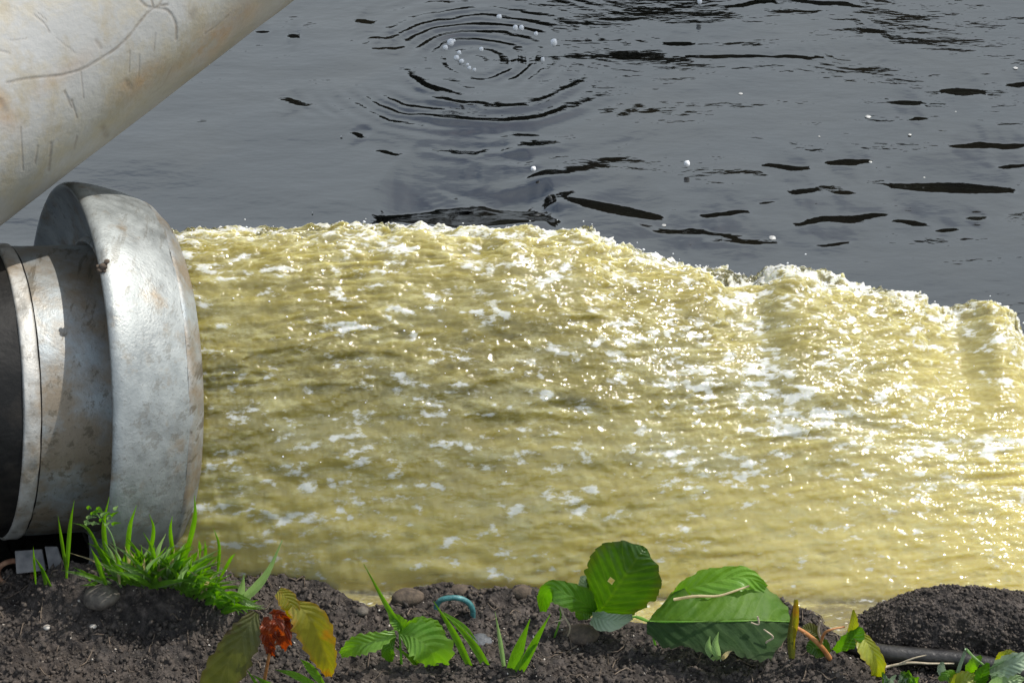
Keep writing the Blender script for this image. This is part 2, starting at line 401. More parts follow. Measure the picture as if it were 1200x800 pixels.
WAVELETS = [(545, 256, 112, 22, .0, 2.6), (480, 258, 45, 10, -.2, 1.6), (610, 258, 50, 9, .1, 1.6), (722, 247, 62, 8, .17, 1.9), (560, 182, 75, 5, .16, 1.5), (800, 272, 60, 4, .08, 1.3),
    (570, 236, 65, 4, .4, 1.2), (870, 284, 50, 4, .02, 1.4), (985, 258, 58, 5, -.12, 1.5), (1115, 220, 80, 9, .03, 1.9), (1165, 170, 55, 5, -.03, 1.5),
    (920, 197, 30, 4, -.02, 1.5), (995, 190, 28, 5, -.1, 1.5), (1128, 107, 28, 6, .02, 1.5), (1062, 121, 20, 4, -.05, 1.5), (942, 226, 18, 4, -.05, 1.4),
    (988, 227, 14, 3, 0, 1.2), (848, 252, 32, 4, -.02, 1.5), (1066, 261, 22, 4, .08, 1.3), (1190, 193, 25, 3, 0, 1.3), (345, 119, 20, 4, .25, 1.3),
    (420, 158, 10, 4, .3, 1.4), (308, 37, 10, 3, 0, 1.4), (344, 42, 9, 4, 0, 1.4), (428, 26, 12, 4, .1, 1.4), (795, 52, 18, 4, .1, 1.3), (860, 67, 60, 3, 0, 1.2), (930, 67, 40, 2.5, .02, 1.1),
    (970, 5, 40, 4, .1, 1.3), (880, 4, 30, 4, -.1, 1.3), (1110, 270, 14, 3, -.1, 1.3), (1145, 257, 12, 3, -.3, 1.2), (455, 178, 14, 3, .25, 1.2), (975, 288, 22, 2.5, 0, 1.2),
    (820, 275, 60, 3, .02, 1.2), (1075, 140, 12, 2.5, -.1, 1.1), (898, 239, 12, 2.5, 0, 1.2), (450, 45, 20, 3, -.1, 1.1), (455, 58, 22, 3, .05, 1.1), (1200, 98, 20, 4, -.15, 1.3),
    (1022, 38, 10, 4, -.2, 1.2), (530, 122, 30, 3, .3, 1.2), (590, 128, 35, 3, -.02, 1.2), (590, 158, 45, 3, .03, 1.1), (505, 136, 20, 3, .4, 1.1), (640, 203, 25, 3, .05, 1.2)]
build_dark_water()

# ------------------------------------------------------------------ the discharge jet
A_TH, A_TA = .3445, .1933
AX = np.array([math.cos(A_TH)*math.cos(A_TA), math.sin(A_TH)*math.cos(A_TA), -math.sin(A_TA)])
RC = np.array([-.3887, 0, .0292])                 # centre of the ring's back rim
SIL = np.array([(200, 274), (240, 270), (330, 268), (400, 266), (440, 272), (500, 266), (560, 268), (600, 262), (640, 270), (690, 274), (720, 296), (770, 299),
                (820, 304), (850, 326), (885, 330), (905, 316), (930, 312), (960, 322), (1000, 333), (1040, 343), (1060, 352), (1085, 365), (1110, 372), (1135, 362), (1155, 350),
                (1175, 362), (1200, 398), (1260, 420), (1600, 440)], float)
def build_jet():
    x0 = -.33
    xs = axis(x0-.0, x0, .66, 2.2, .00115, 1.15); xs = xs[xs >= x0-1e-6]
    ys = np.arange(-.36, .42, .0012)
    X, Y = np.meshgrid(xs, ys, indexing='ij')
    f = np.clip((xs-x0)/1.0, 0, 1.8)
    yo = .026 + (xs-x0)*.10; wf = .158 + .13*f; wb = .145-.05*np.clip(f, 0, 1)
    zb = -.088
    H = np.full_like(xs, .16)
    s = (Y-yo[:, None]); s = np.where(s > 0, s/wb[:, None], s/wf[:, None])
    e = (.72 + .5*np.clip(f*1.3, 0, 1))[:, None]
    e = np.where(s > 0, e, e)
    e = np.where(Y > yo[:, None], np.minimum(e, .6+.5*f[:, None]), e)
    P = np.clip(1-s*s, 0, 1)**e
    def surf(H):
        zz = zb + (H-zb)[:, None]*P
        return np.where((Y > yo[:, None]) & (P <= 0), -.16, np.where(Y > yo[:, None], -.13+(H+.13)[:, None]*P, zz))
    for it in range(14):
        Z = surf(H)
        d = (Y-CAM[1])*FW[1]+(Z-CAM[2])*FW[2]; py = 400 - FPX*((Y-CAM[1])*UP[1]+(Z-CAM[2])*UP[2])/d
        py = np.where(P > .02, py, 1e6); k = py.argmin(1); px = 600+FPX*xs/d[np.arange(len(xs)), k]
        tgt = np.interp(px, SIL[:, 0], SIL[:, 1]) + 2
        H = H + (py[np.arange(len(xs)), k]-tgt)*MM*.9
        H = np.maximum(H, -.075)
        kk = np.exp(-np.linspace(-2, 2, 25)**2); kk /= kk.sum()
        H = np.convolve(np.pad(H, 12, mode='edge'), kk, 'valid')
    ks = np.exp(-np.linspace(-2, 2, 181)**2); ks /= ks.sum(); Hs = np.convolve(np.pad(H, 90, mode='edge'), ks, 'valid')
    Z = surf(Hs); Z = Z + (surf(H)-Z)*sstep(-.65, -.05, s)
    # flow coordinates, dragged along the run
    fl = sstep(.0, .45, (X-x0)); dep = np.clip((Z-zb)/.22, 0, 1)
    rough = (.45 + .55*fl)*(.22+.78*sstep(.10, .7, dep)); rough = rough + .55*sstep(.45, .85, dep)*(1-fl)
    u = X + .03*fbm(X*6, Y*6, 2.2, 2); v = Y - (X-x0)*.12 + .02*fbm(X*5, Y*5, 5.5, 2) + np.where(s < 0, Z, 2*np.interp(X[:, :1], xs, H)-Z)*.9
    q = Z*1.0
    n1 = fbm(u*11, v*22, q*16, 3); n2 = ridged(u*30, v*62, q*45, 3); n3 = ridged(u*75+9, v*140, q*90, 3, .6); n4 = fbm(u*160, v*260, q*200, 2)
    crst = sstep(-.25, .25, s)*(1+.6*sstep(0, .3, s))
    D = rough*((.0062+.0125*crst*fl)*n1 + (.0019+.0070*crst)*(n2-.55) + (.0012+.0010*crst)*(n3-.5) + .0003*n4)
    D = D + .0016*(1-rough)*(ridged(u*45, v*120, 6.1, 3)-.5) + .0025*(1-rough)*fbm(u*26, v*70, q*60, 4) + .0030*(ridged(u*14, v*100, 3.3, 3)-.5)*np.clip(.5+2.2*fbm(u*5, v*9, 7.7, 2), 0, 1.3)
    # push along an approximate normal so crests curl and overhang a little
    gx, gy = np.gradient(Z, xs, ys); gx = np.clip(gx, -1.6, 1.6); gy = np.clip(gy, -1.6, 1.6)
    N = np.stack([-gx, -gy, np.ones_like(Z)], -1); N /= np.linalg.norm(N, axis=-1)[..., None]
    ent = sstep(0, .03, X-x0)*.8+.2
    V = np.stack([X, Y, Z], -1) + N*(D*ent)[..., None]
    # small lumps thrown forward with the flow
    V[..., 0] += rough*.004*n2
    # foam and painted glints: along the crest and in torn patches carried down the stream
    crest = sstep(-.35, .45, s)
    patch = fbm(u*7+1, v*20+u*5, 8.1, 4)*.5+.5
    str_ = fbm(u*4, (v+u*.15)*40, 2.7, 4)*.5+.5
    ds = (s+.75-(X-x0)*.35)                      # a torn band drifting from the crest down to the right
    diag = np.exp(-(ds/.30)**2)*sstep(.08, .4, X-x0)
    fo = .42*crest + .20*diag*sstep(.44, .60, patch) + .15*sstep(.46, .64, patch)*sstep(.08, .4, dep) + (.08+.14*(1-fl))*sstep(.52, .66, str_) + .20*(n2-.5) + .16*(n3-.5)
    fo = fo + .06*fl*sstep(.1, .5, dep)
    fo *= (.45+.55*sstep(0, .35, dep))
    low_fac = (1-sstep(.05, .75, dep))  # mask of the painted brightening, stronger towards the foot of the flow
    rim = sstep(.0, .28, s)*sstep(.38, .56, fbm(u*22, v*30, 6.6, 3)*.5+.56)
    Fc = grid_faces(len(xs), len(ys))
    kill = (Z < WZ-.012).ravel(); Fc = Fc[~kill[Fc].all(1)]
    o = new_obj('discharge_water', V.reshape(-1, 3), Fc, M_JET, attrs={'foam': fo, 'low_bright': low_fac, 'thin': 1-sstep(0, .03, dep), 'rim': rim})
    tag(o, kind='structure')
    return xs, ys, V
JX, JY, JV = build_jet()

# ------------------------------------------------------------------ discharge pipe with coupling
E1 = np.cross(AX, [0, 0, 1]); E1 /= np.linalg.norm(E1); E2 = np.cross(E1, AX)
def revolve(name, prof, m, parent, n=180, wob=0.0, seed=0, sub=1):
    prof = np.asarray(prof, float)
    if sub > 1: prof = smooth_path(prof, len(prof)*sub)
    ph = np.linspace(0, 2*math.pi, n, endpoint=False)
    rr = prof[:, 1][:, None]*np.ones(n); aa = prof[:, 0][:, None]*np.ones(n)
    if wob: rr = rr + wob*fbm(np.cos(ph)[None]*6+seed, np.sin(ph)[None]*6, aa*60, 3)
    P = RC + aa[..., None]*AX + rr[..., None]*(np.cos(ph)[None, :, None]*E1 + np.sin(ph)[None, :, None]*E2)
    o = new_obj(name, P.reshape(-1, 3) - np.array(parent.location), grid_faces(len(prof), n, True)[:, ::-1], m, parent)
    return o
dp = empty('discharge_pipe', RC)
tag(dp, 'galvanised steel discharge pipe end with a wide coupling ring, yellow water gushing out of it', 'pipe')
revolve('hose', [(-.9, .1262), (-.30, .1262), (-.0685, .1262), (-.067, .1262), (-.0655, .120)], M_RUB, dp, wob=.0012, sub=6)
revolve('sleeve', [(-.0675, .112), (-.065, .1255), (-.057, .1262), (-.03, .1262), (.0, .1262), (.03, .126), (.06, .124)], M_SLEEVE, dp, wob=.0006, sub=4)
revolve('weld_band', [(-.0668, .1245), (-.0663, .1275), (-.0640, .1286), (-.0570, .1286), (-.0530, .1278), (-.0520, .126)], M_BAND, dp, wob=.0022, seed=4, sub=4)
revolve('coupling_ring', [(.022, .1245), (.018, .133), (.012, .150), (.002, .168), (-.004, .1765), (-.003, .1800), (.002, .1817), (.010, .1812), (.024, .1785),
        (.042, .1735), (.056, .1682), (.0635, .1650)], M_GALV, dp, wob=.0007, seed=2, sub=5)
revolve('ring_lip', [(.0628, .1655), (.0665, .1640), (.0705, .1600), (.074, .1560), (.0775, .1525), (.0800, .1490), (.0795, .1460), (.075, .1445), (.04, .144)], M_SLEEVE, dp, wob=.0018, seed=8, sub=5)
revolve('bead', [(.0155, .1262), (.013, .1300), (.016, .1325), (.0195, .1335)], M_SLEEVE, dp, wob=.002, seed=5, sub=4)

# ------------------------------------------------------------------ big pale pipe crossing above
def build_pale_pipe():
    r = .122; c1 = CAM + ray(0, 265)*2.02; c2 = CAM + ray(345, 0)*2.14
    ax = (c2-c1); Lp = np.linalg.norm(ax); ax /= Lp
    view = ray(150, 120); view /= np.linalg.norm(view)
    nrm = np.cross(ax, view); nrm /= np.linalg.norm(nrm)
    if nrm[2] < 0: nrm = -nrm
    base = c1 + nrm*r
    side = np.cross(nrm, ax)
    na, nb = 540, 370
    a = np.concatenate([np.linspace(-1.3, -.12, 20)[:-1], np.linspace(-.12, .46, na), np.linspace(.46, 2.6, 20)[1:]])
    ph0 = math.atan2(-(view@side), -(view@nrm))
    ph = ph0 + np.concatenate([np.linspace(R(-92), R(92), nb-60), np.linspace(R(92), R(268), 62)[1:-1]])
    P = base + a[:, None, None]*ax + r*(np.cos(ph)[None, :, None]*nrm + np.sin(ph)[None, :, None]*side)
    P += (nrm*0)
    fc = (P-CAM); 
    px, py = proj(P.reshape(-1, 3)); px = px.reshape(P.shape[:2]); py = py.reshape(P.shape[:2])
    out = np.cos(ph)[None, :, None]*nrm + np.sin(ph)[None, :, None]*side
    front = ((P-CAM)*out).sum(-1) < 0
    # dents
    dn = .0012*fbm(a[:, None]*9, np.cos(ph)[None]*1.3, np.sin(ph)[None]*1.3, 3)
    P = P + out*dn[..., None]
    marks = [([(8, 97), (35, 92), (68, 89), (95, 82), (115, 71), (135, 58), (152, 42), (165, 25), (180, 10), (196, 6)], 1.5, .75),
             ([(160, -4), (172, 8), (185, 10), (198, 14), (206, 30), (206, 46)], 1.6, .8), ([(180, 10), (176, -5)], 1.3, .8), ([(186, 8), (192, -6)], 1.3, .8),
             ([(24, 150), (27, 200)], 1.1, .5), ([(60, 168), (57, 200)], 1.6, .7), ([(44, 172), (41, 192)], 1.2, .6), ([(90, 160), (87, 175)], 1.2, .6),
             ([(76, 108), (84, 126)], 1.5, .6), ([(84, 118), (90, 138)], 1.2, .6), ([(120, 150), (124, 158)], 3.5, .65), ([(95, 85), (98, 115)], .9, .45),
             ([(40, 18), (52, 28), (58, 38)], 1.1, .5), ([(45, 16), (55, 24)], .9, .4), ([(148, 96), (153, 103)], 3.0, .55), ([(226, 14), (224, 20)], 3.5, .45),
             ([(113, 48), (118, 56)], 2.2, .5), ([(152, 60), (151, 85)], .9, .4), ([(163, 64), (162, 90)], .9, .4), ([(240, 40), (255, 30), (268, 18)], 1., .4),
             ([(0, 60), (10, 62)], 1.5, .5), ([(0, 118), (6, 130)], 3.5, .6), ([(12, 48), (30, 46)], .9, .4), ([(180, 60), (182, 40)], 1, .35), ([(200, 80), (190, 100), (175, 112)], 1, .3), ([(66, 45), (88, 62)], 1, .3)]
    mk = np.zeros(P.shape[:2])
    for pts, wd, st in marks:
        pts = smooth_path(pts, max(4, len(pts)*5))
        d = np.full(mk.shape, 1e9)
        for p, q in zip(pts[:-1], pts[1:]):
            v = q-p; t = np.clip(((px-p[0])*v[0]+(py-p[1])*v[1])/(v@v+1e-9), 0, 1)
            d = np.minimum(d, np.hypot(px-p[0]-t*v[0], py-p[1]-t*v[1]))
        mk = np.maximum(mk, st*.8*np.clip(1.3-d/(wd*1.25), 0, 1))
    mk *= front
    st = np.zeros_like(mk)
    for cx, cy, lx, ly, s_ in [(245, 50, 38, 13, 1.), (170, 92, 35, 12, .7), (215, 75, 30, 10, .5), (0, 125, 12, 25, .6), (150, 100, 12, 8, .6), (280, 20, 30, 14, .5), (75, 85, 40, 10, .25)]:
        t = R(-36); dx = px-cx; dy = py-cy; uu = dx*math.cos(t)+dy*math.sin(t); vv = -dx*math.sin(t)+dy*math.cos(t)
        st = np.maximum(st, s_*np.exp(-(uu/lx)**2-(vv/ly)**2))
    st *= front
    under = sstep(.55, .93, -np.cos(ph))[None]*np.ones_like(mk)      # blotchy darker yellowish tone along the underside
    c = base
    e = empty('pale_pipe', c)
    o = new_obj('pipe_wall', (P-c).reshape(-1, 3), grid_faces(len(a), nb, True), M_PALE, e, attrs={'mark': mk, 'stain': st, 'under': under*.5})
    tag(e, 'big scratched off-white pipe with rusty stains slanting above the steel coupling ring', 'pipe')
    return base, ax, r
PB, PAX, PR = build_pale_pipe()

# ------------------------------------------------------------------ soil bank
EDGE = np.array([(-400, 668), (0, 668), (60, 662), (150, 655), (250, 655), (300, 657), (340, 662), (370, 672), (395, 684), (412, 696), (432, 706), (452, 704), (465, 694), (485, 688),
                 (520, 684), (570, 686), (612, 684), (640, 692), (660, 704), (700, 716), (750, 722), (800, 720), (860, 712), (915, 702), (940, 704), (958, 720), (975, 738),
                 (995, 752), (1020, 752), (1060, 752), (1200, 752), (1700, 752)], float)
SZ = -.072
def soil_surface(X, Y):
    ex = np.array([on_z(a, b, SZ)[0] for a, b in EDGE]); ey = np.array([on_z(a, b, SZ)[1] for a, b in EDGE])
    ye = np.interp(X, ex, ey)
    ye = ye + .0035*fbm(X*60, 0*X, 3.3, 3)
    t = ye - Y                                      # >0 on the bank
    Z = SZ + np.clip(t, 0, 1.)*.06 - sstep(0, .05, -t)*.10 - .9*np.clip(.006-t, 0, .02)
    fineok = sstep(-.03, .01, t)
    big = fbm(X*9, Y*9, 1.1, 3); md = ridged(X*32, Y*32, 2.2, 4, .6); sm = ridged(X*95, Y*95, 3.3, 3, .6); cl = fbm(X*230, Y*230, 1.9, 2)
    Z = Z + fineok*(.012*big + .0095*(md-.55) + .0042*(sm-.5) + .0014*cl)
    # hummock under the grass
    Z = Z + .040*np.exp(-(np.maximum(np.abs(X+.315)-.055, 0)/.035)**2-((Y+.176)/.028)**2)*fineok
    # hollow under the grass overhang
    for hx, hy, r_, a_ in ((215, 700, .020, .016), (170, 690, .018, .010), (490, 760, .02, .01), (160, 752, .014, .012), (700, 760, .035, .012), (90, 692, .010, .008), (1080, 775, .05, .010)):
        g = on_z(hx, hy, SZ); Z = Z - a_*np.exp(-((X-g[0])**2+(Y-g[1])**2)/r_**2)*fineok
    return Z
def build_soil():
    xs = axis(-40, -.46, .46, 40, .00105, 1.3); ys = axis(-14, -.29, -.06, .06, .0011, 1.3); ys = ys[ys < .12]
    X, Y = np.meshgrid(xs, ys, indexing='ij'); Z = soil_surface(X, Y)
    V = np.stack([X, Y, Z], -1).reshape(-1, 3)
    tag(new_obj('soil_bank', V, grid_faces(len(xs), len(ys)), M_SOIL), kind='structure')
build_soil()
def ground(px, py):
    z = SZ
    for _ in range(14):
        p = on_z(px, py, z); z = .5*z+.5*float(soil_surface(np.array([p[0]]), np.array([p[1]]))[0])
    return on_z(px, py, z)
# far bank and an unseen hedge, added as dark reflections for the wavelets
xs = np.linspace(-45, 45, 60); ys = np.linspace(24, 34, 14)
X, Y = np.meshgrid(xs, ys, indexing='ij'); Zb = WZ-.3 + sstep(24, 27, Y)*1.6 + .3*fbm(X*.4, Y*.4, 1, 3)
tag(new_obj('far_bank', np.stack([X, Y, Zb], -1).reshape(-1, 3), grid_faces(60, 14), M_HEDGE), kind='structure')
hv = []; hf = []
for i in range(14000):
    x = random.uniform(-34, 34); top = 10+1.8*math.sin(x*.4)+1.0*math.sin(x*1.3)
    z = random.uniform(.6, 1)**.7*top if random.random() < .5 else random.uniform(.6, top); y = 28 + random.uniform(-2, 2)
    s_ = random.uniform(.25, .6); a = np.array([x, y, z]); e1 = RNG.normal(size=3); e1 /= np.linalg.norm(e1); e2 = np.cross(e1, RNG.normal(size=3)); e2 /= np.linalg.norm(e2)
    k = len(hv); hv += [a-e1*s_, a+e2*s_*.6, a+e1*s_, a-e2*s_*.6]; hf.append((k, k+1, k+2, k+3))
for i in range(69):                                   # solid backing added to close gaps in the hedge's reflection
    x = -34+i; top = 9.2+1.8*math.sin(x*.4)+1.0*math.sin(x*1.3); hv += [np.array([x, 30.2, -.2]), np.array([x, 29.6+.4*math.sin(x), top*.55]), np.array([x, 30.2, top])]
    if i: k = len(hv); hf += [(k-6, k-3, k-2, k-5), (k-5, k-2, k-1, k-4)]
tag(new_obj('added_hedge', hv, hf, M_HEDGE, smooth=False), 'unseen dark hedge added on the far bank for reflections in the water', 'hedge', kind='stuff')

# crumbs and grit
def scatter(name, n, rmin, rmax, m, yr=(648, 815), label=None, seed=1):
    rg = np.random.default_rng(seed); V = []; Fc = []
    base = np.array([(1, 0, 0), (-1, 0, 0), (0, 1, 0), (0, -1, 0), (0, 0, 1), (0, 0, -1)], float)
    tri = [(0, 2, 4), (2, 1, 4), (1, 3, 4), (3, 0, 4), (2, 0, 5), (1, 2, 5), (3, 1, 5), (0, 3, 5)]
    px = rg.uniform(-20, 1220, n); py = rg.uniform(*yr, n)
    ey = np.interp(px, EDGE[:, 0], EDGE[:, 1]); k = py > ey+2; px, py = px[k], py[k]
    Pz = np.array([on_z(a, b, SZ+.004) for a, b in zip(px, py)]); Pz[:, 2] = soil_surface(Pz[:, 0], Pz[:, 1])
    for p in Pz:
        r_ = rmin*(rmax/rmin)**(rg.random()**2.2); A = base*(r_*(.6+.8*rg.random((6, 1))))*np.array([1, .8+.4*rg.random(), .7])
        Q = np.linalg.qr(rg.normal(size=(3, 3)))[0]
        k0 = len(V); V.extend(list(A@Q+p+np.array([0, 0, r_*.25]))); Fc += [(a+k0, b+k0, c+k0) for a, b, c in tri]
    return tag(new_obj(name, np.array(V), np.array(Fc), m, smooth=True), label, name.replace('_', ' ').split()[-1], kind='stuff')
scatter('soil_crumbs', 14000, .0008, .0036, M_CRUMB, label='loose dark crumbs of soil lying over the bank')
scatter('pale_grit', 420, .0006, .0019, M_GRIT, label='scattered pale grains of grit on the dark soil', seed=3)
# bits of root and straw
rg = np.random.default_rng(5); V = []; Fc = []
for i in range(230):
    x, y = rg.uniform(0, 1200), rg.uniform(660, 805)
    if y < np.interp(x, EDGE[:, 0], EDGE[:, 1])+4: continue
    p = on_z(x, y, SZ); a = rg.uniform(0, math.pi); L = rg.uniform(.003, .012)
    q = np.array([[p[0]+math.cos(a)*L*t, p[1]+math.sin(a)*L*t+.002*math.sin(t*3+i), 0] for t in np.linspace(-1, 1, 5)])
    q[:, 2] = soil_surface(q[:, 0], q[:, 1])+.001+.0015*rg.random()
    v, f = tube_data(q, .00035+.0004*rg.random(), 4); k0 = len(V); V += list(v); Fc += [tuple(j+k0 for j in ff_) for ff_ in f]
tag(new_obj('root_bits', V, Fc, M_TWIG), 'short dry bits of root and straw scattered over the dark soil', 'debris', kind='stuff')

# pebbles
def pebble(px, py, r, m, label, seed, sq=(1.15, .9, .75), name='pebble', cat='pebble', amp=.15):
    p = ground(px, py); o = lump(name, (0, 0, 0), r, m, seed=seed, sq=sq, amp=amp); o.location = [float(c) for c in p+np.array([0, 0, r*.05])]
    return tag(o, label, cat)
pebble(119, 700, .0135, M_STONE, 'rounded brownish pebble sitting in the soil below the grass tuft', 1)
pebble(563, 752, .0100, M_SLATE, 'smooth bluish-grey pebble below the teal plastic loop', 2, (1.1, .85, .5))
pebble(55, 735, .0030, M_GRIT, 'small white stone at left on the dark soil', 3)
pebble(109, 734, .0028, M_GRIT, 'small white stone below the brownish pebble on the soil', 4)
pebble(424, 716, .0050, M_STONE, 'small grey stone beside the water inlet in the bank', 6)
pebble(478, 700, .0110, M_MUD, 'reddish-brown clod of earth at the edge of the yellow water', 7, (1.3, .9, .6), 'earth_clod', 'clod')
pebble(612, 694, .0085, M_MUD, 'dark earth clod on the bank edge left of the big leaves', 8, (1.2, .9, .7), 'earth_clod', 'clod')
pebble(540, 692, .0075, M_MUD, 'dark earth clod on the bank edge above the teal loop', 9, (1.4, .9, .6), 'earth_clod', 'clod')
pebble(680, 745, .0130, M_MUD, 'dark earth clod under the pale leaf lobe', 10, (1.3, .9, .6), 'earth_clod', 'clod')

# earth mound at right
def build_mound():
    top = np.array([(1004, 738), (1015, 728), (1035, 715), (1060, 703), (1085, 694), (1110, 690), (1150, 691), (1200, 697), (1240, 705), (1290, 730), (1320, 760)], float)
    nu, nv = 300, 170
    U = np.linspace(0, 1, nu)[:, None]; Vv = np.linspace(0, 1, nv)[None]
    pxs = 1003 + U*330 + 0*Vv; tp = np.interp(pxs, top[:, 0], top[:, 1])
    bot = np.interp(pxs, [1003, 1012, 1035, 1080, 1340], [741, 750, 764, 772, 780])
    y0 = on_z(1100, 768, SZ)[1]
    # quarter-round section from the front foot up and over
    ang = Vv*R(150)
    P = np.zeros((nu, nv, 3))
    for i in range(nu):
        dpt = .055*math.sqrt(max(bot[i, 0]-tp[i, 0], 1)/80)
        B = on_z(pxs[i, 0], bot[i, 0], SZ-.002); T = on_y(pxs[i, 0], tp[i, 0], B[1]+dpt*.75)
        hgt = max(T[2]-B[2], .002)
        a = ang[0]
        P[i, :, 0] = (B[0]+T[0])/2
        P[i, :, 1] = B[1] + dpt*(1-np.cos(a))*.62
        P[i, :, 2] = B[2] + hgt*np.sin(np.minimum(a*1.0, a))*1.0
    n = .0045*(ridged(P[..., 0]*45, P[..., 1]*60, P[..., 2]*60, 3)-.5) + .0028*(ridged(P[..., 0]*150, P[..., 1]*150, P[..., 2]*150, 3, .6)-.5)
    P[..., 2] += n; P[..., 1] -= n*.7
    o = new_obj('earth_mound', (P-P[150, 0]).reshape(-1, 3), grid_faces(nu, nv), M_SOIL); o.location = [float(c) for c in P[150, 0]]
    rg = np.random.default_rng(31); oc = np.array([(1, 0, 0), (-1, 0, 0), (0, 1, 0), (0, -1, 0), (0, 0, 1), (0, 0, -1)], float)
    tr_ = [(0, 2, 4), (2, 1, 4), (1, 3, 4), (3, 0, 4), (2, 0, 5), (1, 2, 5), (3, 1, 5), (0, 3, 5)]; V = []; Fq = []
    for q in range(3800):
        p = P[rg.integers(0, nu), rg.integers(0, nv)] - P[150, 0]; r_ = .0007*3.2**(rg.random()**2); k0 = len(V)
        V += list((oc*r_*(.6+.8*rg.random((6, 1))))@np.linalg.qr(rg.normal(size=(3, 3)))[0] + p); Fq += [(a+k0, b+k0, c+k0) for a, b, c in tr_]
    o2 = new_obj('mound_crumbs', np.array(V), np.array(Fq), M_CRUMB, o); o2['kind'] = 'stuff'
    tag(o, 'smooth dark mound of fine earth in front of the yellow water at bottom right', 'mound')
build_mound()
hp = smooth_path([on_z(990, 752, SZ+.006), on_z(1030, 764, SZ+.008), on_z(1080, 769, SZ+.008), on_z(1130, 774, SZ+.008), on_z(1200, 790, SZ+.008), on_z(1320, 830, SZ+.006)], 40)
tag(tube('black_hose', hp, .0075, M_HOSE, ns=16), 'thin black hose lying on the soil below the earth mound', 'hose')

# ------------------------------------------------------------------ leaf and blade builders (points in photo pixels + metres towards the viewer)
def at(px, py, y, dy=0.0): return on_y(px, py, y-dy)
def leaf(name, mid, wl, wr, m, parent, y, fold=.3, serr=.06, nt=9, n=40, k=7, cup=0.0, wav=.0, hole=None, label=None):
    """mid: [(px, py, towards viewer m)], wl / wr: half-widths in px at even stations."""
    M3 = smooth_path([at(a, b, y, c) for a, b, c in mid], n)
    t = np.linspace(0, 1, n)
    L_ = np.interp(t, np.linspace(0, 1, len(wl)), wl); R_ = np.interp(t, np.linspace(0, 1, len(wr)), wr)
    # smooth outlines
    for _ in range(3):
        L_[1:-1] = (L_[:-2]+2*L_[1:-1]+L_[2:])/4; R_[1:-1] = (R_[:-2]+2*R_[1:-1]+R_[2:])/4
    T = np.gradient(M3, axis=0); T /= np.linalg.norm(T, axis=1)[:, None]
    V = []; ac = []; al = []
    for i in range(n):
        w = np.cross(FW, T[i]); w /= np.linalg.norm(w); nn = np.cross(w, T[i])     # w: to the right when T is up in the picture
        if nn@FW > 0: nn = -nn
        for s_ in np.linspace(-1, 1, 2*k+1):
            wd = (R_[i] if s_ > 0 else L_[i])*MM
            if abs(s_) == 1 or True: jit = 1 + .05*math.sin(t[i]*23+wd*900)*abs(s_)**3
            saw = jit + serr*(abs(s_)**4)*(1-2*((t[i]*nt) % 1))
            x = s_*wd*saw
            off = fold*abs(x) - cup*(x*x)/.03 + wav*math.sin(t[i]*17+s_*2.0)*abs(s_) + .0003*math.sin((t[i]*nt-abs(s_)*2)*6.28)
            V.append(M3[i] + w*x + nn*off); ac.append(s_); al.append(t[i])
    Fc = grid_faces(n, 2*k+1)
    if hole:
        hx, hy, hr = hole; qx, qy = proj(np.array(V)); bad = np.hypot(qx-hx, qy-hy) < hr
        Fc = Fc[~bad[Fc].any(1)]
    loc = np.array(parent.location) if parent is not None else np.zeros(3)
    o = new_obj(name, np.array(V)-loc, Fc, m, parent, attrs={'across': ac, 'along': al})
    if label: o['label'] = label
    return o
def stem(pts, r, m, parent, y, name='stem', ns=7):
    P = smooth_path([at(a, b, y, c) for a, b, c in pts], 14)-np.array(parent.location)
    return tube(name, P, np.linspace(r, r*.6, 14), m, parent, ns)
def blade(pts, w, m, parent, y, name='blade', tipw=.08, n=12):
    M3 = smooth_path([at(a, b, y, c) for a, b, c in pts], n)-np.array(parent.location); t = np.linspace(0, 1, n)
    wd = w*MM*.5*np.clip(np.minimum(.55+t*2, 1)*np.clip((1-t)*1.9, tipw, 1), .05, 1)
    T = np.gradient(M3, axis=0); T /= np.linalg.norm(T, axis=1)[:, None]; V = []; ac = []; al = []
    for i in range(n):
        q = np.cross(T[i], FW); q /= np.linalg.norm(q)+1e-9; nn = np.cross(q, T[i])
        if nn@FW > 0: nn = -nn
        for s_ in (-1, -.5, 0, .5, 1):
            V.append(M3[i] + q*s_*wd[i] + nn*abs(s_)*wd[i]*.45); ac.append(s_); al.append(t[i])
    return new_obj(name, np.array(V), grid_faces(n, 5), m, parent, attrs={'across': ac, 'along': al})

# grass tuft before the ring
gy = -.176
ga = ground(170, 690)
gt = empty('grass_tuft', ga); tag(gt, 'bright green grass tuft growing against the foot of the coupling ring', 'grass')
rg = np.random.default_rng(21)
spec = [((130, 672), (122, 620), (128, 582), 6), ((148, 660), (152, 620), (160, 592), 6), ((80, 668), (72, 630), (68, 604), 4), ((78, 665), (82, 620), (87, 586), 5),
        ((215, 650), (228, 610), (228, 580), 6), ((128, 662), (105, 622), (85, 612), 4), ((168, 665), (180, 625), (175, 602), 5), ((206, 655), (200, 625), (202, 604), 5),
        ((255, 660), (257, 640), (250, 618), 4), ((240, 660), (241, 645), (240, 632), 4), ((232, 655), (234, 640), (233, 632), 4), ((258, 665), (270, 655), (276, 648), 4),
        ((215, 675), (245, 668), (262, 690), 5), ((220, 690), (250, 700), (290, 712), 6), ((60, 675), (48, 664), (40, 652), 4), ((42, 672), (40, 655), (39, 640), 3),
        ((135, 665), (118, 645), (103, 636), 6), ((55, 680), (50, 668), (45, 662), 4)]
def bend(p0, p1, p2, dz=.0):
    return [(p0[0], p0[1], 0), (p1[0], p1[1], .004+dz), (p2[0], p2[1], .010+dz)]
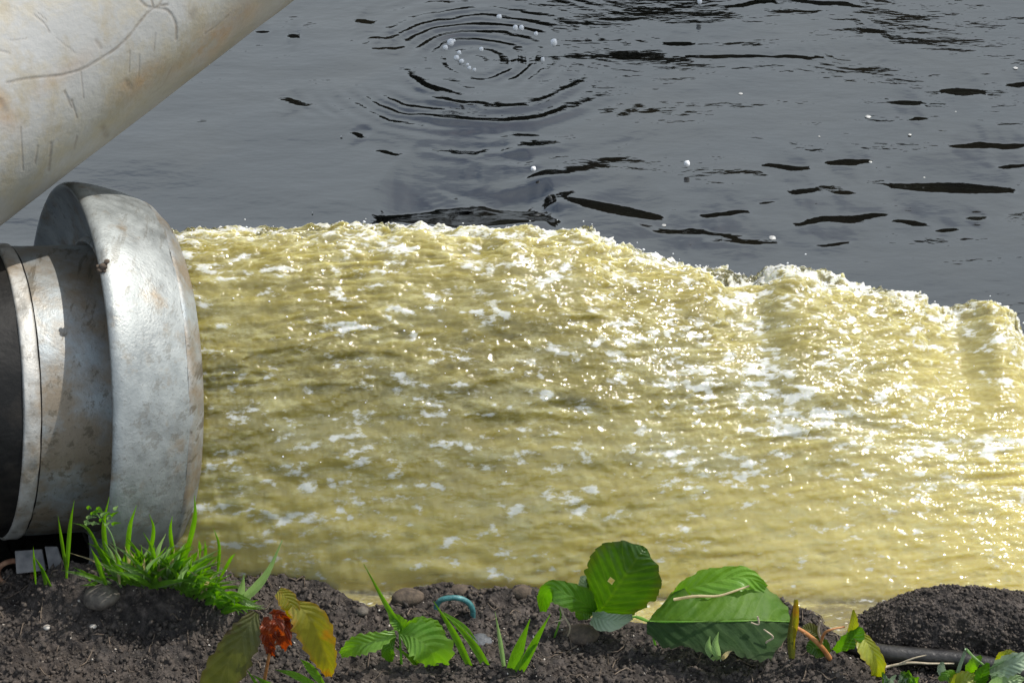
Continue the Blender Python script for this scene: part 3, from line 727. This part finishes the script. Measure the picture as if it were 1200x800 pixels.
for a, b, c, w in spec:
    blade(bend((a[0], a[1]+12), b, c, rg.uniform(-.004, .008)), w*.95, G_GRASS, gt, gy-.006+rg.uniform(-.008, .006))
for i in range(210):
    bx = rg.normal(190, 34); bx = min(max(bx, 96), 282)
    by = np.interp(bx, [90, 150, 200, 240, 285], [680, 680, 684, 700, 716]) + rg.uniform(-8, 8)
    L = rg.uniform(22, 58)*(1.25 if 120 < bx < 235 else .8); lean = rg.normal(0, .65) + (bx-195)/130
    tx = bx + math.sin(lean)*L; ty = by - math.cos(lean)*L*rg.uniform(.55, 1.0)
    mat = G_GRASS if rg.random() < .68 else (G_GRASSP if rg.random() < .75 else G_STRAW)
    blade(bend((bx, by), ((bx*.6+tx*.4)+rg.normal(0, 2), by+(ty-by)*.6), (tx, ty), rg.uniform(-.006, .012)), rg.uniform(3.2, 6.4), mat, gt, gy-.010+rg.uniform(-.014, .010))
for i in range(38):
    bx = rg.uniform(225, 282); by = np.interp(bx, [225, 282], [680, 712])+rg.uniform(-10, 10); lean = rg.normal(1.0, .7); L = rg.uniform(18, 42)
    blade(bend((bx-14, by), (bx, by-5), (bx-14+math.sin(lean)*L, by-math.cos(lean)*L*.5+4), rg.uniform(0, .01)), rg.uniform(4.5, 7.5), G_GRASS, gt, gy-.022+rg.uniform(-.01, .006))
# seed head
for i in range(16):
    x = 108+rg.uniform(-10, 26); yy = 598+rg.uniform(-3, 18)
    blade([(x, yy, .01), (x+3, yy-2, .012), (x+rg.uniform(4, 12), yy-rg.uniform(-3, 6), .013)], 4, G_GRASSP if i % 2 else G_GRASS, gt, gy-.012, 'spikelet', n=5)
stem([(140, 660, .0), (130, 625, .006), (112, 600, .01)], .0007, G_GRASSP, gt, gy-.012)

# pale forked blade at right of tuft
def tuft(anchor, label, blades, name='grass_sprig', cat='grass', m=G_GRASS, dy=0.0):
    a = ground(*anchor); e = empty(name, a); tag(e, label, cat)
    for b in blades:
        pts, w = b[0], b[1]; mm = b[2] if len(b) > 2 else m
        blade(pts, w, mm, e, a[1]-.002-dy)
    return e
tuft((283, 702), 'pale grass sprig with one long blade bent up over the yellow water edge', [
    ([(283, 702, 0), (298, 690, .006), (315, 668, .010), (331, 632, .012)], 10, G_GRASSP), ([(281, 700, 0), (284, 688, .004), (286, 672, .006)], 8, G_GRASSP),
    ([(280, 702, .0), (290, 706, .006), (311, 713, .006)], 8, G_GRASSP), ([(278, 704, 0), (268, 700, .004), (258, 704, .004)], 7, G_GRASS)])
tuft((498, 772), 'long thin grass sprig rising left over the inlet of yellow water', [
    ([(496, 790, 0), (468, 735, .006), (448, 700, .010), (426, 660, .016)], 7), ([(496, 790, .0), (480, 770, .004), (462, 757, .006)], 5)])
tuft((470, 690), 'tiny bright green sprig at the water edge left of the earth clods', [([(471, 694, 0), (468, 685, .0), (470, 676, 0)], 4), ([(470, 694, 0), (476, 688, .0), (474, 680, 0)], 4), ([(470, 694, 0), (464, 688, 0), (465, 684, 0)], 4)])
tuft((552, 775), 'pair of slender grass blades crossing before the teal loop', [
    ([(556, 792, 0), (532, 742, .006), (508, 704, .012)], 8), ([(580, 800, 0), (555, 755, .006), (519, 716, .012)], 9), ([(520, 718, .012), (545, 735, .01), (560, 752, .008)], 5)])
tuft((605, 775), 'three stiff grass blades standing just right of the bluish pebble', [
    ([(592, 790, 0), (586, 750, .006), (580, 716, .010)], 5, G_GRASSP), ([(596, 795, 0), (608, 760, .006), (621, 725, .010)], 13), ([(606, 795, 0), (625, 755, .006), (645, 719, .012)], 9),
    ([(612, 775, 0), (622, 760, .004), (631, 752, .008)], 6)], dy=.004)
tuft((342, 795), 'green grass sprig at the foot of the yellowing leaf', [
    ([(375, 806, .0), (345, 790, .006), (322, 784, .01)], 8), ([(378, 800, 0), (362, 780, .006), (352, 772, .01)], 9), ([(330, 810, 0), (312, 800, .004), (296, 790, .006)], 7), ([(318, 812, 0), (305, 806, .004), (288, 782, .006)], 6)], dy=.01)
tuft((845, 765), 'small pale green shoot in front of the large folded leaf', [
    ([(842, 772, .0), (838, 755, .006), (842, 740, .008)], 9, G_GRASSP), ([(838, 772, 0), (830, 758, .004), (832, 745, .006)], 9, G_GRASSP), ([(846, 772, 0), (852, 765, .004), (858, 762, .005)], 5, G_STRAW)], name='leafy_shoot', cat='plant', dy=.03)

# reddish seedling with olive and yellow leaves
a = ground(308, 790); sd = empty('red_seedling', a); tag(sd, 'seedling with crinkled red young leaves between an olive and a yellow leaf', 'plant')
yy = a[1]-.004
stem([(306, 815, 0), (311, 790, .006), (318, 755, .010), (324, 738, .012)], .0016, M_ORANGE, sd, yy)
stem([(318, 762, .01), (330, 745, .012), (338, 738, .012), (346, 728, .012)], .0009, M_ORANGE, sd, yy)
leaf('leaf', [(300, 717, .006), (288, 738, .012), (272, 765, .014), (256, 803, .010), (252, 818, .004)], [4, 20, 24, 17, 6], [6, 14, 18, 22, 12], G_OLIVE, sd, yy, .25, .10, 9, label='dull olive-brown hanging leaf')
leaf('leaf', [(346, 706, .010), (362, 722, .014), (374, 748, .014), (384, 775, .010), (386, 792, .004)], [4, 18, 18, 10, 3], [10, 22, 20, 13, 4], G_YELLOW, sd, yy, .22, .09, 8, label='yellow leaf with orange edges')
leaf('leaf', [(326, 692, .008), (336, 700, .010), (342, 712, .012), (340, 724, .010)], [5, 10, 9, 2], [6, 12, 10, 3], G_YELLOW, sd, yy, .2, .08, 6, n=20, k=5, label='small yellow upper leaf lobe')
for pts, w in [([(312, 722, .012), (314, 738, .018), (318, 756, .014)], 11), ([(322, 720, .016), (325, 732, .022), (322, 748, .018)], 10), ([(336, 724, .012), (334, 742, .020), (332, 760, .012)], 10),
               ([(318, 716, .01), (330, 722, .016), (338, 732, .012)], 7), ([(308, 735, .01), (314, 752, .014), (320, 768, .012)], 7)]:
    leaf('young_leaf', pts, [2, w*.8, w*.9, 2], [2, w*.7, w*.8, 2], G_RED, sd, yy, .6, .15, 7, n=20, k=4, wav=.002)

# trefoil plant, bottom centre left
a = ground(470, 770); tp = empty('trefoil_plant', a); tag(tp, 'low bright green serrated plant at the bottom beside the long thin grass sprig', 'plant'); yy = a[1]-.006
stem([(472, 800, 0), (470, 770, .006), (468, 738, .010)], .0013, G_BRIGHT, tp, yy)
leaf('leaf', [(463, 742, .008), (440, 750, .014), (418, 756, .014), (399, 766, .010)], [3, 11, 12, 4], [4, 10, 12, 3], G_BRIGHT, tp, yy, .25, .14, 8, n=30)
leaf('leaf', [(470, 742, .008), (488, 748, .014), (505, 762, .016), (512, 785, .008)], [4, 24, 26, 10], [4, 18, 20, 8], G_BRIGHT, tp, yy-.002, .15, .12, 8, n=30)
leaf('leaf', [(474, 735, .006), (492, 732, .012), (508, 735, .012), (521, 743, .008)], [3, 10, 9, 2], [3, 9, 8, 2], G_BRIGHT, tp, yy+.004, .25, .12, 8, n=24)
leaf('leaf', [(476, 738, .006), (466, 728, .010), (456, 718, .010)], [3, 9, 7, 2], [3, 9, 7, 2], G_BRIGHT, tp, yy+.002, .25, .10, 6, n=20, k=5)
leaf('leaf', [(462, 745, .008), (455, 760, .012), (458, 775, .010)], [2, 6, 7, 2], [3, 7, 8, 2], G_MID, tp, yy, .3, .10, 6, n=20, k=5)

# broad dark leaves
a = ground(705, 735); bl = empty('broad_leaf_plant', a); tag(bl, 'plant with one tall round dark green leaf and a curled leaf at its left', 'plant'); yy = a[1]+.004
leaf('leaf', [(697, 722, .0), (712, 704, .012), (730, 678, .020), (748, 652, .020), (756, 641, .016)], [3, 30, 42, 40, 24, 3], [4, 34, 44, 38, 22, 3], G_DARK, bl, yy, -.25, .022, 13, n=120, k=20, hole=(716, 680, 2.6), label='tall round dark green leaf with a small hole')
leaf('leaf', [(697, 716, .004), (680, 704, .016), (662, 695, .018), (646, 690, .014), (637, 700, .006), (636, 716, .0)], [3, 14, 15, 12, 11, 4], [4, 18, 14, 9, 8, 3], G_MID, bl, yy, .15, .06, 9, label='curled green leaf drooping to the left')
leaf('leaf', [(690, 697, .0), (686, 688, .004), (683, 674, .004)], [3, 9, 8, 3], [3, 9, 8, 3], G_PALE, bl, yy+.004, .2, .05, 6, n=20, k=5, label='small pale leaf seen from beneath')
leaf('leaf', [(694, 722, .010), (706, 726, .018), (722, 727, .020), (741, 722, .014)], [5, 10, 8, 3], [8, 13, 10, 3], G_PALE, bl, yy-.004, .2, .04, 6, n=24, label='pale turned-up leaf edge')
leaf('leaf', [(697, 712, .0), (684, 716, .006), (676, 724, .006)], [3, 10, 10, 3], [3, 9, 8, 2], G_MID, bl, yy-.002, .2, .05, 6, n=20, k=5)
stem([(640, 770, .0), (650, 745, .004), (657, 722, .006), (655, 703, .008)], .0011, G_BRIGHT, bl, yy-.012)
stem([(697, 722, .004), (720, 727, .004), (745, 722, .004), (762, 728, .0)], .0013, G_BRIGHT, bl, yy)
e = empty('twig', ground(662, 745)); tag(e, 'thin pale twig hanging below the curled green leaf', 'twig')
stem([(654, 700, .02), (660, 720, .022), (668, 735, .020), (662, 752, .016)], .0010, M_PALETWIG, e, yy, 'branch'); stem([(660, 726, .021), (650, 728, .022)], .0008, M_PALETWIG, e, yy, 'branch')

# large folded leaf
a = ground(845, 760); fl = empty('folded_leaf_plant', a); tag(fl, 'very large bright green leaf folded along its midrib at the bottom centre right', 'plant'); yy = a[1]+.010
leaf('leaf', [(760, 728, .010), (800, 728, .024), (845, 727, .028), (890, 727, .026), (928, 728, .012)], [6, 38, 27, 31, 36, 50, 40, 14], [2, 4, 5, 5, 4, 2], G_SUNLIT, fl, yy, -.75, .05, 14, n=80, k=12, wav=.003, label='upper sunlit half of the folded leaf')
leaf('leaf', [(758, 728, .012), (800, 729, .026), (845, 728, .030), (890, 728, .028), (927, 729, .014)], [0, 1, 1, 1, 0], [12, 30, 26, 38, 34, 42, 38, 10], G_SHADED, fl, yy, .12, .05, 12, n=70, k=12, label='lower shaded half of the folded leaf')
leaf('leaf', [(783, 708, -.004), (805, 692, .002), (835, 682, .004), (872, 676, .002), (898, 688, .0)], [2, 12, 17, 12, 3], [3, 14, 16, 14, 6], G_BRIGHT, fl, yy+.004, .15, .06, 10, n=50, k=8, wav=.001, label='bright curled back lobe')
stem([(790, 702, .020), (815, 698, .026), (840, 698, .027), (858, 693, .026), (878, 686, .022)], .0013, G_STRAW, fl, yy, 'pale_fold_edge')
stem([(762, 728, .012), (790, 728, .024), (830, 728, .029), (880, 727, .029), (928, 728, .014)], .0009, G_BRIGHT, fl, yy, 'midrib')
stem([(745, 722, .0), (765, 730, .010)], .0013, G_BRIGHT, fl, yy)
stem([(790, 790, .0), (770, 760, .004), (762, 730, .006)], .0013, G_BRIGHT, fl, yy)
e = empty('twig', ground(890, 765)); tag(e, 'pale forked twig lying against the dark half of the folded leaf', 'twig')
stem([(888, 763, .034), (898, 752, .037), (906, 746, .038), (895, 737, .038)], .0010, M_PALETWIG, e, yy, 'branch'); stem([(888, 722, .034), (889, 731, .036), (880, 729, .036)], .0009, M_PALETWIG, e, yy, 'branch')

# orange stems right of the folded leaf
a = ground(955, 765); os_ = empty('orange_stemmed_seedling', a); tag(os_, 'seedling with orange-red stems and yellow-green leaves left of the earth mound', 'plant'); yy = a[1]-.002
stem([(975, 775, .0), (962, 757, .010), (945, 742, .014), (930, 733, .016)], .0024, M_ORANGE, os_, yy)
stem([(961, 756, .010), (966, 742, .014), (975, 737, .016), (990, 734, .014)], .0013, M_ORANGE, os_, yy)
stem([(963, 752, .010), (959, 738, .014), (962, 727, .016)], .0011, M_PALETWIG, os_, yy)
blade([(928, 775, .0), (927, 740, .010), (931, 702, .016)], 9, G_OLIVE, os_, yy); blade([(933, 702, .016), (932, 730, .018), (930, 760, .012)], 7, G_YELLOW, os_, yy)
leaf('leaf', [(998, 753, .006), (1000, 738, .012), (1001, 726, .014), (1000, 714, .014)], [2, 7, 5, 1], [2, 6, 4, 1], G_LIME, os_, yy, .2, .12, 6, n=20, k=5, label='small upright lime leaf')
leaf('leaf', [(978, 762, .006), (992, 752, .012), (1004, 742, .014), (1008, 734, .014)], [3, 9, 8, 2], [3, 10, 10, 3], G_MID, os_, yy, .2, .12, 6, n=20, k=5)
leaf('leaf', [(972, 765, .004), (958, 758, .010), (945, 760, .010)], [3, 12, 12, 3], [3, 12, 12, 3], G_DARK, os_, yy+.002, .2, .1, 6, n=20, k=5)
leaf('leaf', [(960, 745, .004), (950, 738, .008), (940, 735, .008)], [3, 8, 8, 3], [3, 8, 8, 3], G_OLIVE, os_, yy+.004, .2, .1, 6, n=20, k=5)
leaf('leaf', [(1009, 742, .010), (1020, 758, .020), (1028, 778, .022), (1026, 806, .012)], [4, 7, 9, 4], [8, 16, 8, 6], G_LIME, os_, yy, .4, .08, 8, n=30, label='yellow-green leaf curling down before the mound')

# bottom right leafy plant
a = ground(1160, 795); br = empty('leafy_weed', a); tag(br, 'pale leafy weed in the bottom right corner below the black hose', 'plant'); yy = a[1]-.002
stem([(1118, 800, .0), (1124, 782, .008), (1132, 760, .012)], .0020, G_PALE, br, yy); stem([(1132, 760, .012), (1142, 770, .012), (1160, 784, .01)], .0012, G_GRASSP, br, yy)
stem([(1150, 815, .0), (1148, 795, .008), (1165, 780, .012), (1190, 768, .014)], .0013, G_GRASSP, br, yy)
for mid, w, mt in [([(1105, 792, .008), (1103, 783, .010), (1104, 775, .01)], 5, G_PALE), ([(1112, 808, .008), (1128, 798, .014), (1146, 792, .012)], 12, G_LIME), ([(1150, 806, .006), (1150, 792, .014), (1158, 776, .014)], 9, G_MID),
                   ([(1160, 790, .006), (1176, 782, .014), (1195, 775, .016), (1214, 772, .010)], 13, G_PALE), ([(1160, 806, .006), (1178, 798, .014), (1200, 795, .012)], 12, G_GRASSP), ([(1168, 776, .004), (1178, 768, .010), (1192, 766, .01)], 7, G_LIME),
                   ([(1135, 790, .004), (1140, 778, .010), (1150, 768, .01)], 7, G_BRIGHT), ([(1122, 800, .004), (1112, 790, .010), (1100, 796, .01)], 7, G_BRIGHT)]:
    leaf('leaf', mid, [2, w, w*.9, 2], [2, w*.9, w*.8, 2], mt, br, yy, .25, .12, 7, n=26, k=5)
a = ground(1052, 792); wl_ = empty('low_weed', a); tag(wl_, 'small frilly green weed at the bottom edge under the mound', 'plant')
for i in range(14):
    x = 1050+rg.uniform(-16, 20)
    leaf('leaf', [(x, 806, .0), (x+rg.uniform(-6, 6), 798, .006), (x+rg.uniform(-12, 12), 788+rg.uniform(-4, 6), .008)], [1, 4, 1], [1, 4, 1], G_BRIGHT if i % 3 else G_PALE, wl_, a[1]-.004, .3, .2, 4, n=12, k=3)
e = empty('twig', ground(1080, 778)); tag(e, 'bare forked twig lying on the black hose', 'twig'); yt = on_z(1080, 778, SZ)[1]
stem([(1038, 781, .012), (1065, 776, .014), (1090, 777, .014), (1118, 777, .012)], .0012, M_PALETWIG, e, yt, 'branch'); stem([(1050, 779, .013), (1070, 771, .015), (1086, 767, .015)], .0009, M_PALETWIG, e, yt, 'branch')

# teal loop
tl = []
y0 = on_z(536, 722, SZ)[1]
for x, y in [(511, 712), (514, 705), (521, 701), (532, 700), (543, 702), (551, 708), (554, 716), (553, 726), (548, 733)]: tl.append(at(x, y, y0, .006))
o = tube('plastic_loop', smooth_path(tl, 50), .0024, M_TEAL, ns=10); V_ = o.data
tag(o, 'teal plastic loop sticking out of the dark soil', 'cord')

# iron ring, plate, clamp at far left
rr = []
gl = on_z(30, 672, SZ)[1]
c0 = on_y(18, 672, gl-.010)
for i in range(41):
    a_ = 2*math.pi*i/40*.93+.5; rr.append(c0+RT*math.cos(a_)*.0150+(UP*.75+FW*-.2)*math.sin(a_)*.0150)
tag(tube('rusty_ring', rr, .0024, M_RUST, ns=8), 'rusty iron ring on the soil under the black hose end', 'ring')
def slab(name, quad, th, m, label, cat):
    q = [np.array(p) for p in quad]; n_ = np.cross(q[1]-q[0], q[3]-q[0]); n_ /= np.linalg.norm(n_)
    V = q + [p-n_*th for p in q]; o = new_obj(name, V, [(0, 1, 2, 3), (7, 6, 5, 4), (0, 4, 5, 1), (1, 5, 6, 2), (2, 6, 7, 3), (3, 7, 4, 0)], m, smooth=False)
    b = o.modifiers.new('bevel', 'BEVEL'); b.width = .0008; b.segments = 2
    return tag(o, label, cat)
yp = gl-.004
slab('metal_plate', [at(18, 645, yp, 0), at(50, 643, yp, 0), at(55, 668, yp, .012), at(20, 672, yp, .012)], .003, M_PLATE, 'pale grey metal plate lying under the black hose end', 'plate')
slab('metal_bracket', [at(53, 640, yp, .001), at(68, 640, yp, .001), at(76, 664, yp, .014), at(58, 667, yp, .014)], .004, M_PLATE, 'narrow grey metal bracket between the plate and the grass tuft', 'bracket')
# bit of mud on the ring
e = empty('mud_bit', on_y(120, 314, -.06)); tag(e, 'dark dried bit of mud stuck on the back edge of the coupling ring', 'mud')
def on_ring(px, py):     # nearest point of the ring's drum along the view ray
    best = None
    for d in np.linspace(1.7, 2.3, 1200):
        p = CAM+ray(px, py)*d; q = p-RC; s_ = q@AX; r_ = np.linalg.norm(q-s_*AX)
        if -.004 <= s_ <= .064 and r_ <= .183-max(0, s_-.01)*.3: best = p; break
    return best if best is not None else CAM+ray(px, py)*1.93
b0 = on_ring(121, 312)
for k_, (dx, dy, r_) in enumerate([(0, 0, .0038), (4, -5, .0026), (-4, 4, .003), (1, 5, .002), (-6, 0, .0018)]):
    pp = b0+RT*dx*MM-UP*dy*MM
    lump('clod', pp-np.array(e.location), r_, M_MUD, e, seed=k_, amp=.3, nu=8, nv=10)

# ------------------------------------------------------------------ drops and flecks
def mesh_share(proto, p, sc, group, label, cat):
    o = proto.copy(); o.location = [float(c) for c in p]; o.scale = (sc, sc, sc*(.8+.4*random.random())) ; link(o); return tag(o, label, cat, group)
dr0 = None
DL = {(649, 50): 'large bright water drop alone at the right of the splash', (820, 2): 'bright water drop at the top edge right of centre', (805, 192): 'bright water drop low over the dark water right of centre',
      (625, 198): 'bright water drop hanging just above the crest of the yellow water', (585, 20): 'topmost bright water drop of the splash near the top edge', (636, 70): 'bright water drop lowest on the right side of the splash',
      (528, 50): 'largest bright drop at the left of the splash'}
FL = {(905, 279): 'largest pale foam fleck, floating just behind the yellow crest', (1017, 137): 'rounded pale foam fleck floating between two dark wavelets at upper right',
      (870, 236): 'wide pale foam fleck floating above the largest one near the yellow crest', (778, 264): 'pale foam fleck at the tip of a dark wavelet behind the crest',
      (1190, 80): 'pale foam fleck floating at the right edge of the dark water', (1140, 243): 'pale foam fleck below the longest dark wavelet at right',
      (868, 110): 'pale foam fleck on smooth dark water in the upper right', (400, 160): 'tiny pale fleck on the dark water right of the slanting pipe', (366, 249): 'tiny pale fleck close above the crest near the ring'}
for (x, y, hgt, r_) in [(535, 68, .04, 3.4), (541, 72, .04, 3), (528, 50, .05, 4.2), (522, 56, .05, 3), (538, 62, .05, 2.6), (550, 80, .03, 2.5), (556, 82, .03, 2), (564, 58, .05, 2.6), (604, 33, .06, 3.2), (611, 33, .06, 3),
                         (628, 40, .05, 2.5), (649, 50, .05, 4), (636, 70, .04, 2.4), (585, 20, .07, 3.2), (532, 48, .05, 2), (548, 76, .04, 1.8), (820, 2, .02, 3), (805, 192, .012, 3.4), (625, 198, .012, 3)]:
    p = on_z(x, y, WZ+hgt)
    if dr0 is None:
        dr0 = lump('water_drop', (0, 0, 0), .001, M_DROP, seed=3, sq=(1, 1, 1.1), amp=.12, nu=9, nv=12); COL.objects.unlink(dr0)
    mesh_share(dr0, p, r_*MM/.001*1.4, 'drops splashing up from the dark water', DL.get((x, y), 'tiny bright water drop in the spatter above the rippled dark water'), 'water drop')
fk = None
for (x, y, r_) in [(905, 279, 10), (1017, 137, 8), (1066, 158, 5), (870, 236, 8), (898, 202, 5), (1057, 126, 5), (1064, 125, 4), (1190, 80, 7), (1140, 243, 8), (868, 110, 6), (1083, 208, 3), (944, 182, 4), (1020, 190, 5), (1160, 234, 3), (778, 264, 6), (400, 160, 3), (366, 249, 2.5), (700, 200, 2.5), (660, 95, 3), (1120, 131, 3), (960, 160, 3), (1180, 300, 4), (1050, 305, 3), (1130, 325, 3), (1135, 345, 3)]:
    p = on_z(x, y, WZ+.0005)
    if fk is None:
        fk = lump('foam_fleck', (0, 0, 0), .001, M_FLECK, seed=5, sq=(1.1, 1.0, .28), amp=.3, nu=8, nv=14); COL.objects.unlink(fk)
    o = mesh_share(fk, p, r_*MM/.001*.55, 'pale flecks afloat on the dark water', FL.get((x, y), 'tiny pale foam speck drifting among the wavelets'), 'foam')
    o.rotation_euler[2] = random.uniform(0, 3)
# spray thrown off the crest: far too many to count
V = []; Fc = []; rg = np.random.default_rng(9)
ico = np.array([(1, 0, 0), (-1, 0, 0), (0, 1, 0), (0, -1, 0), (0, 0, 1), (0, 0, -1)], float); tri = [(0, 2, 4), (2, 1, 4), (1, 3, 4), (3, 0, 4), (2, 0, 5), (1, 2, 5), (3, 1, 5), (0, 3, 5)]
ncol = int(.99/.00115)
for i in range(700):
    a_ = int(rg.uniform(5, ncol-10)); b_ = int(rg.uniform(120, 560)); p = JV[a_, b_]
    if p[2] < -.05 or rg.random() > sstep(-.06, .12, p[2]): continue
    hh = rg.exponential(.0018)+.0004; r_ = rg.uniform(.0004, .0011)
    k0 = len(V); V += list(ico*r_*np.array([1.2, 1, 1])+p+np.array([0, 0, hh])); Fc += [(x+k0, y+k0, z+k0) for x, y, z in tri]
for i in range(120):
    a_ = int(rg.uniform(5, ncol-10)); col = JV[a_]; b_ = int(np.argmax(col[:, 2])) + int(rg.uniform(10, 90)); b_ = min(b_, len(col)-1); p = col[b_]
    if p[2] < -.08: continue
    hh = rg.exponential(.0035); r_ = rg.uniform(.0004, .0015)
    k0 = len(V); V += list(ico*r_*np.array([1.3, 1, 1])+p+np.array([hh, hh*.6, hh])); Fc += [(x+k0, y+k0, z+k0) for x, y, z in tri]
tag(new_obj('water_spray', np.array(V), np.array(Fc), M_DROP), 'fine bright spray and bubbles over the gushing yellow water', 'spray', kind='stuff')
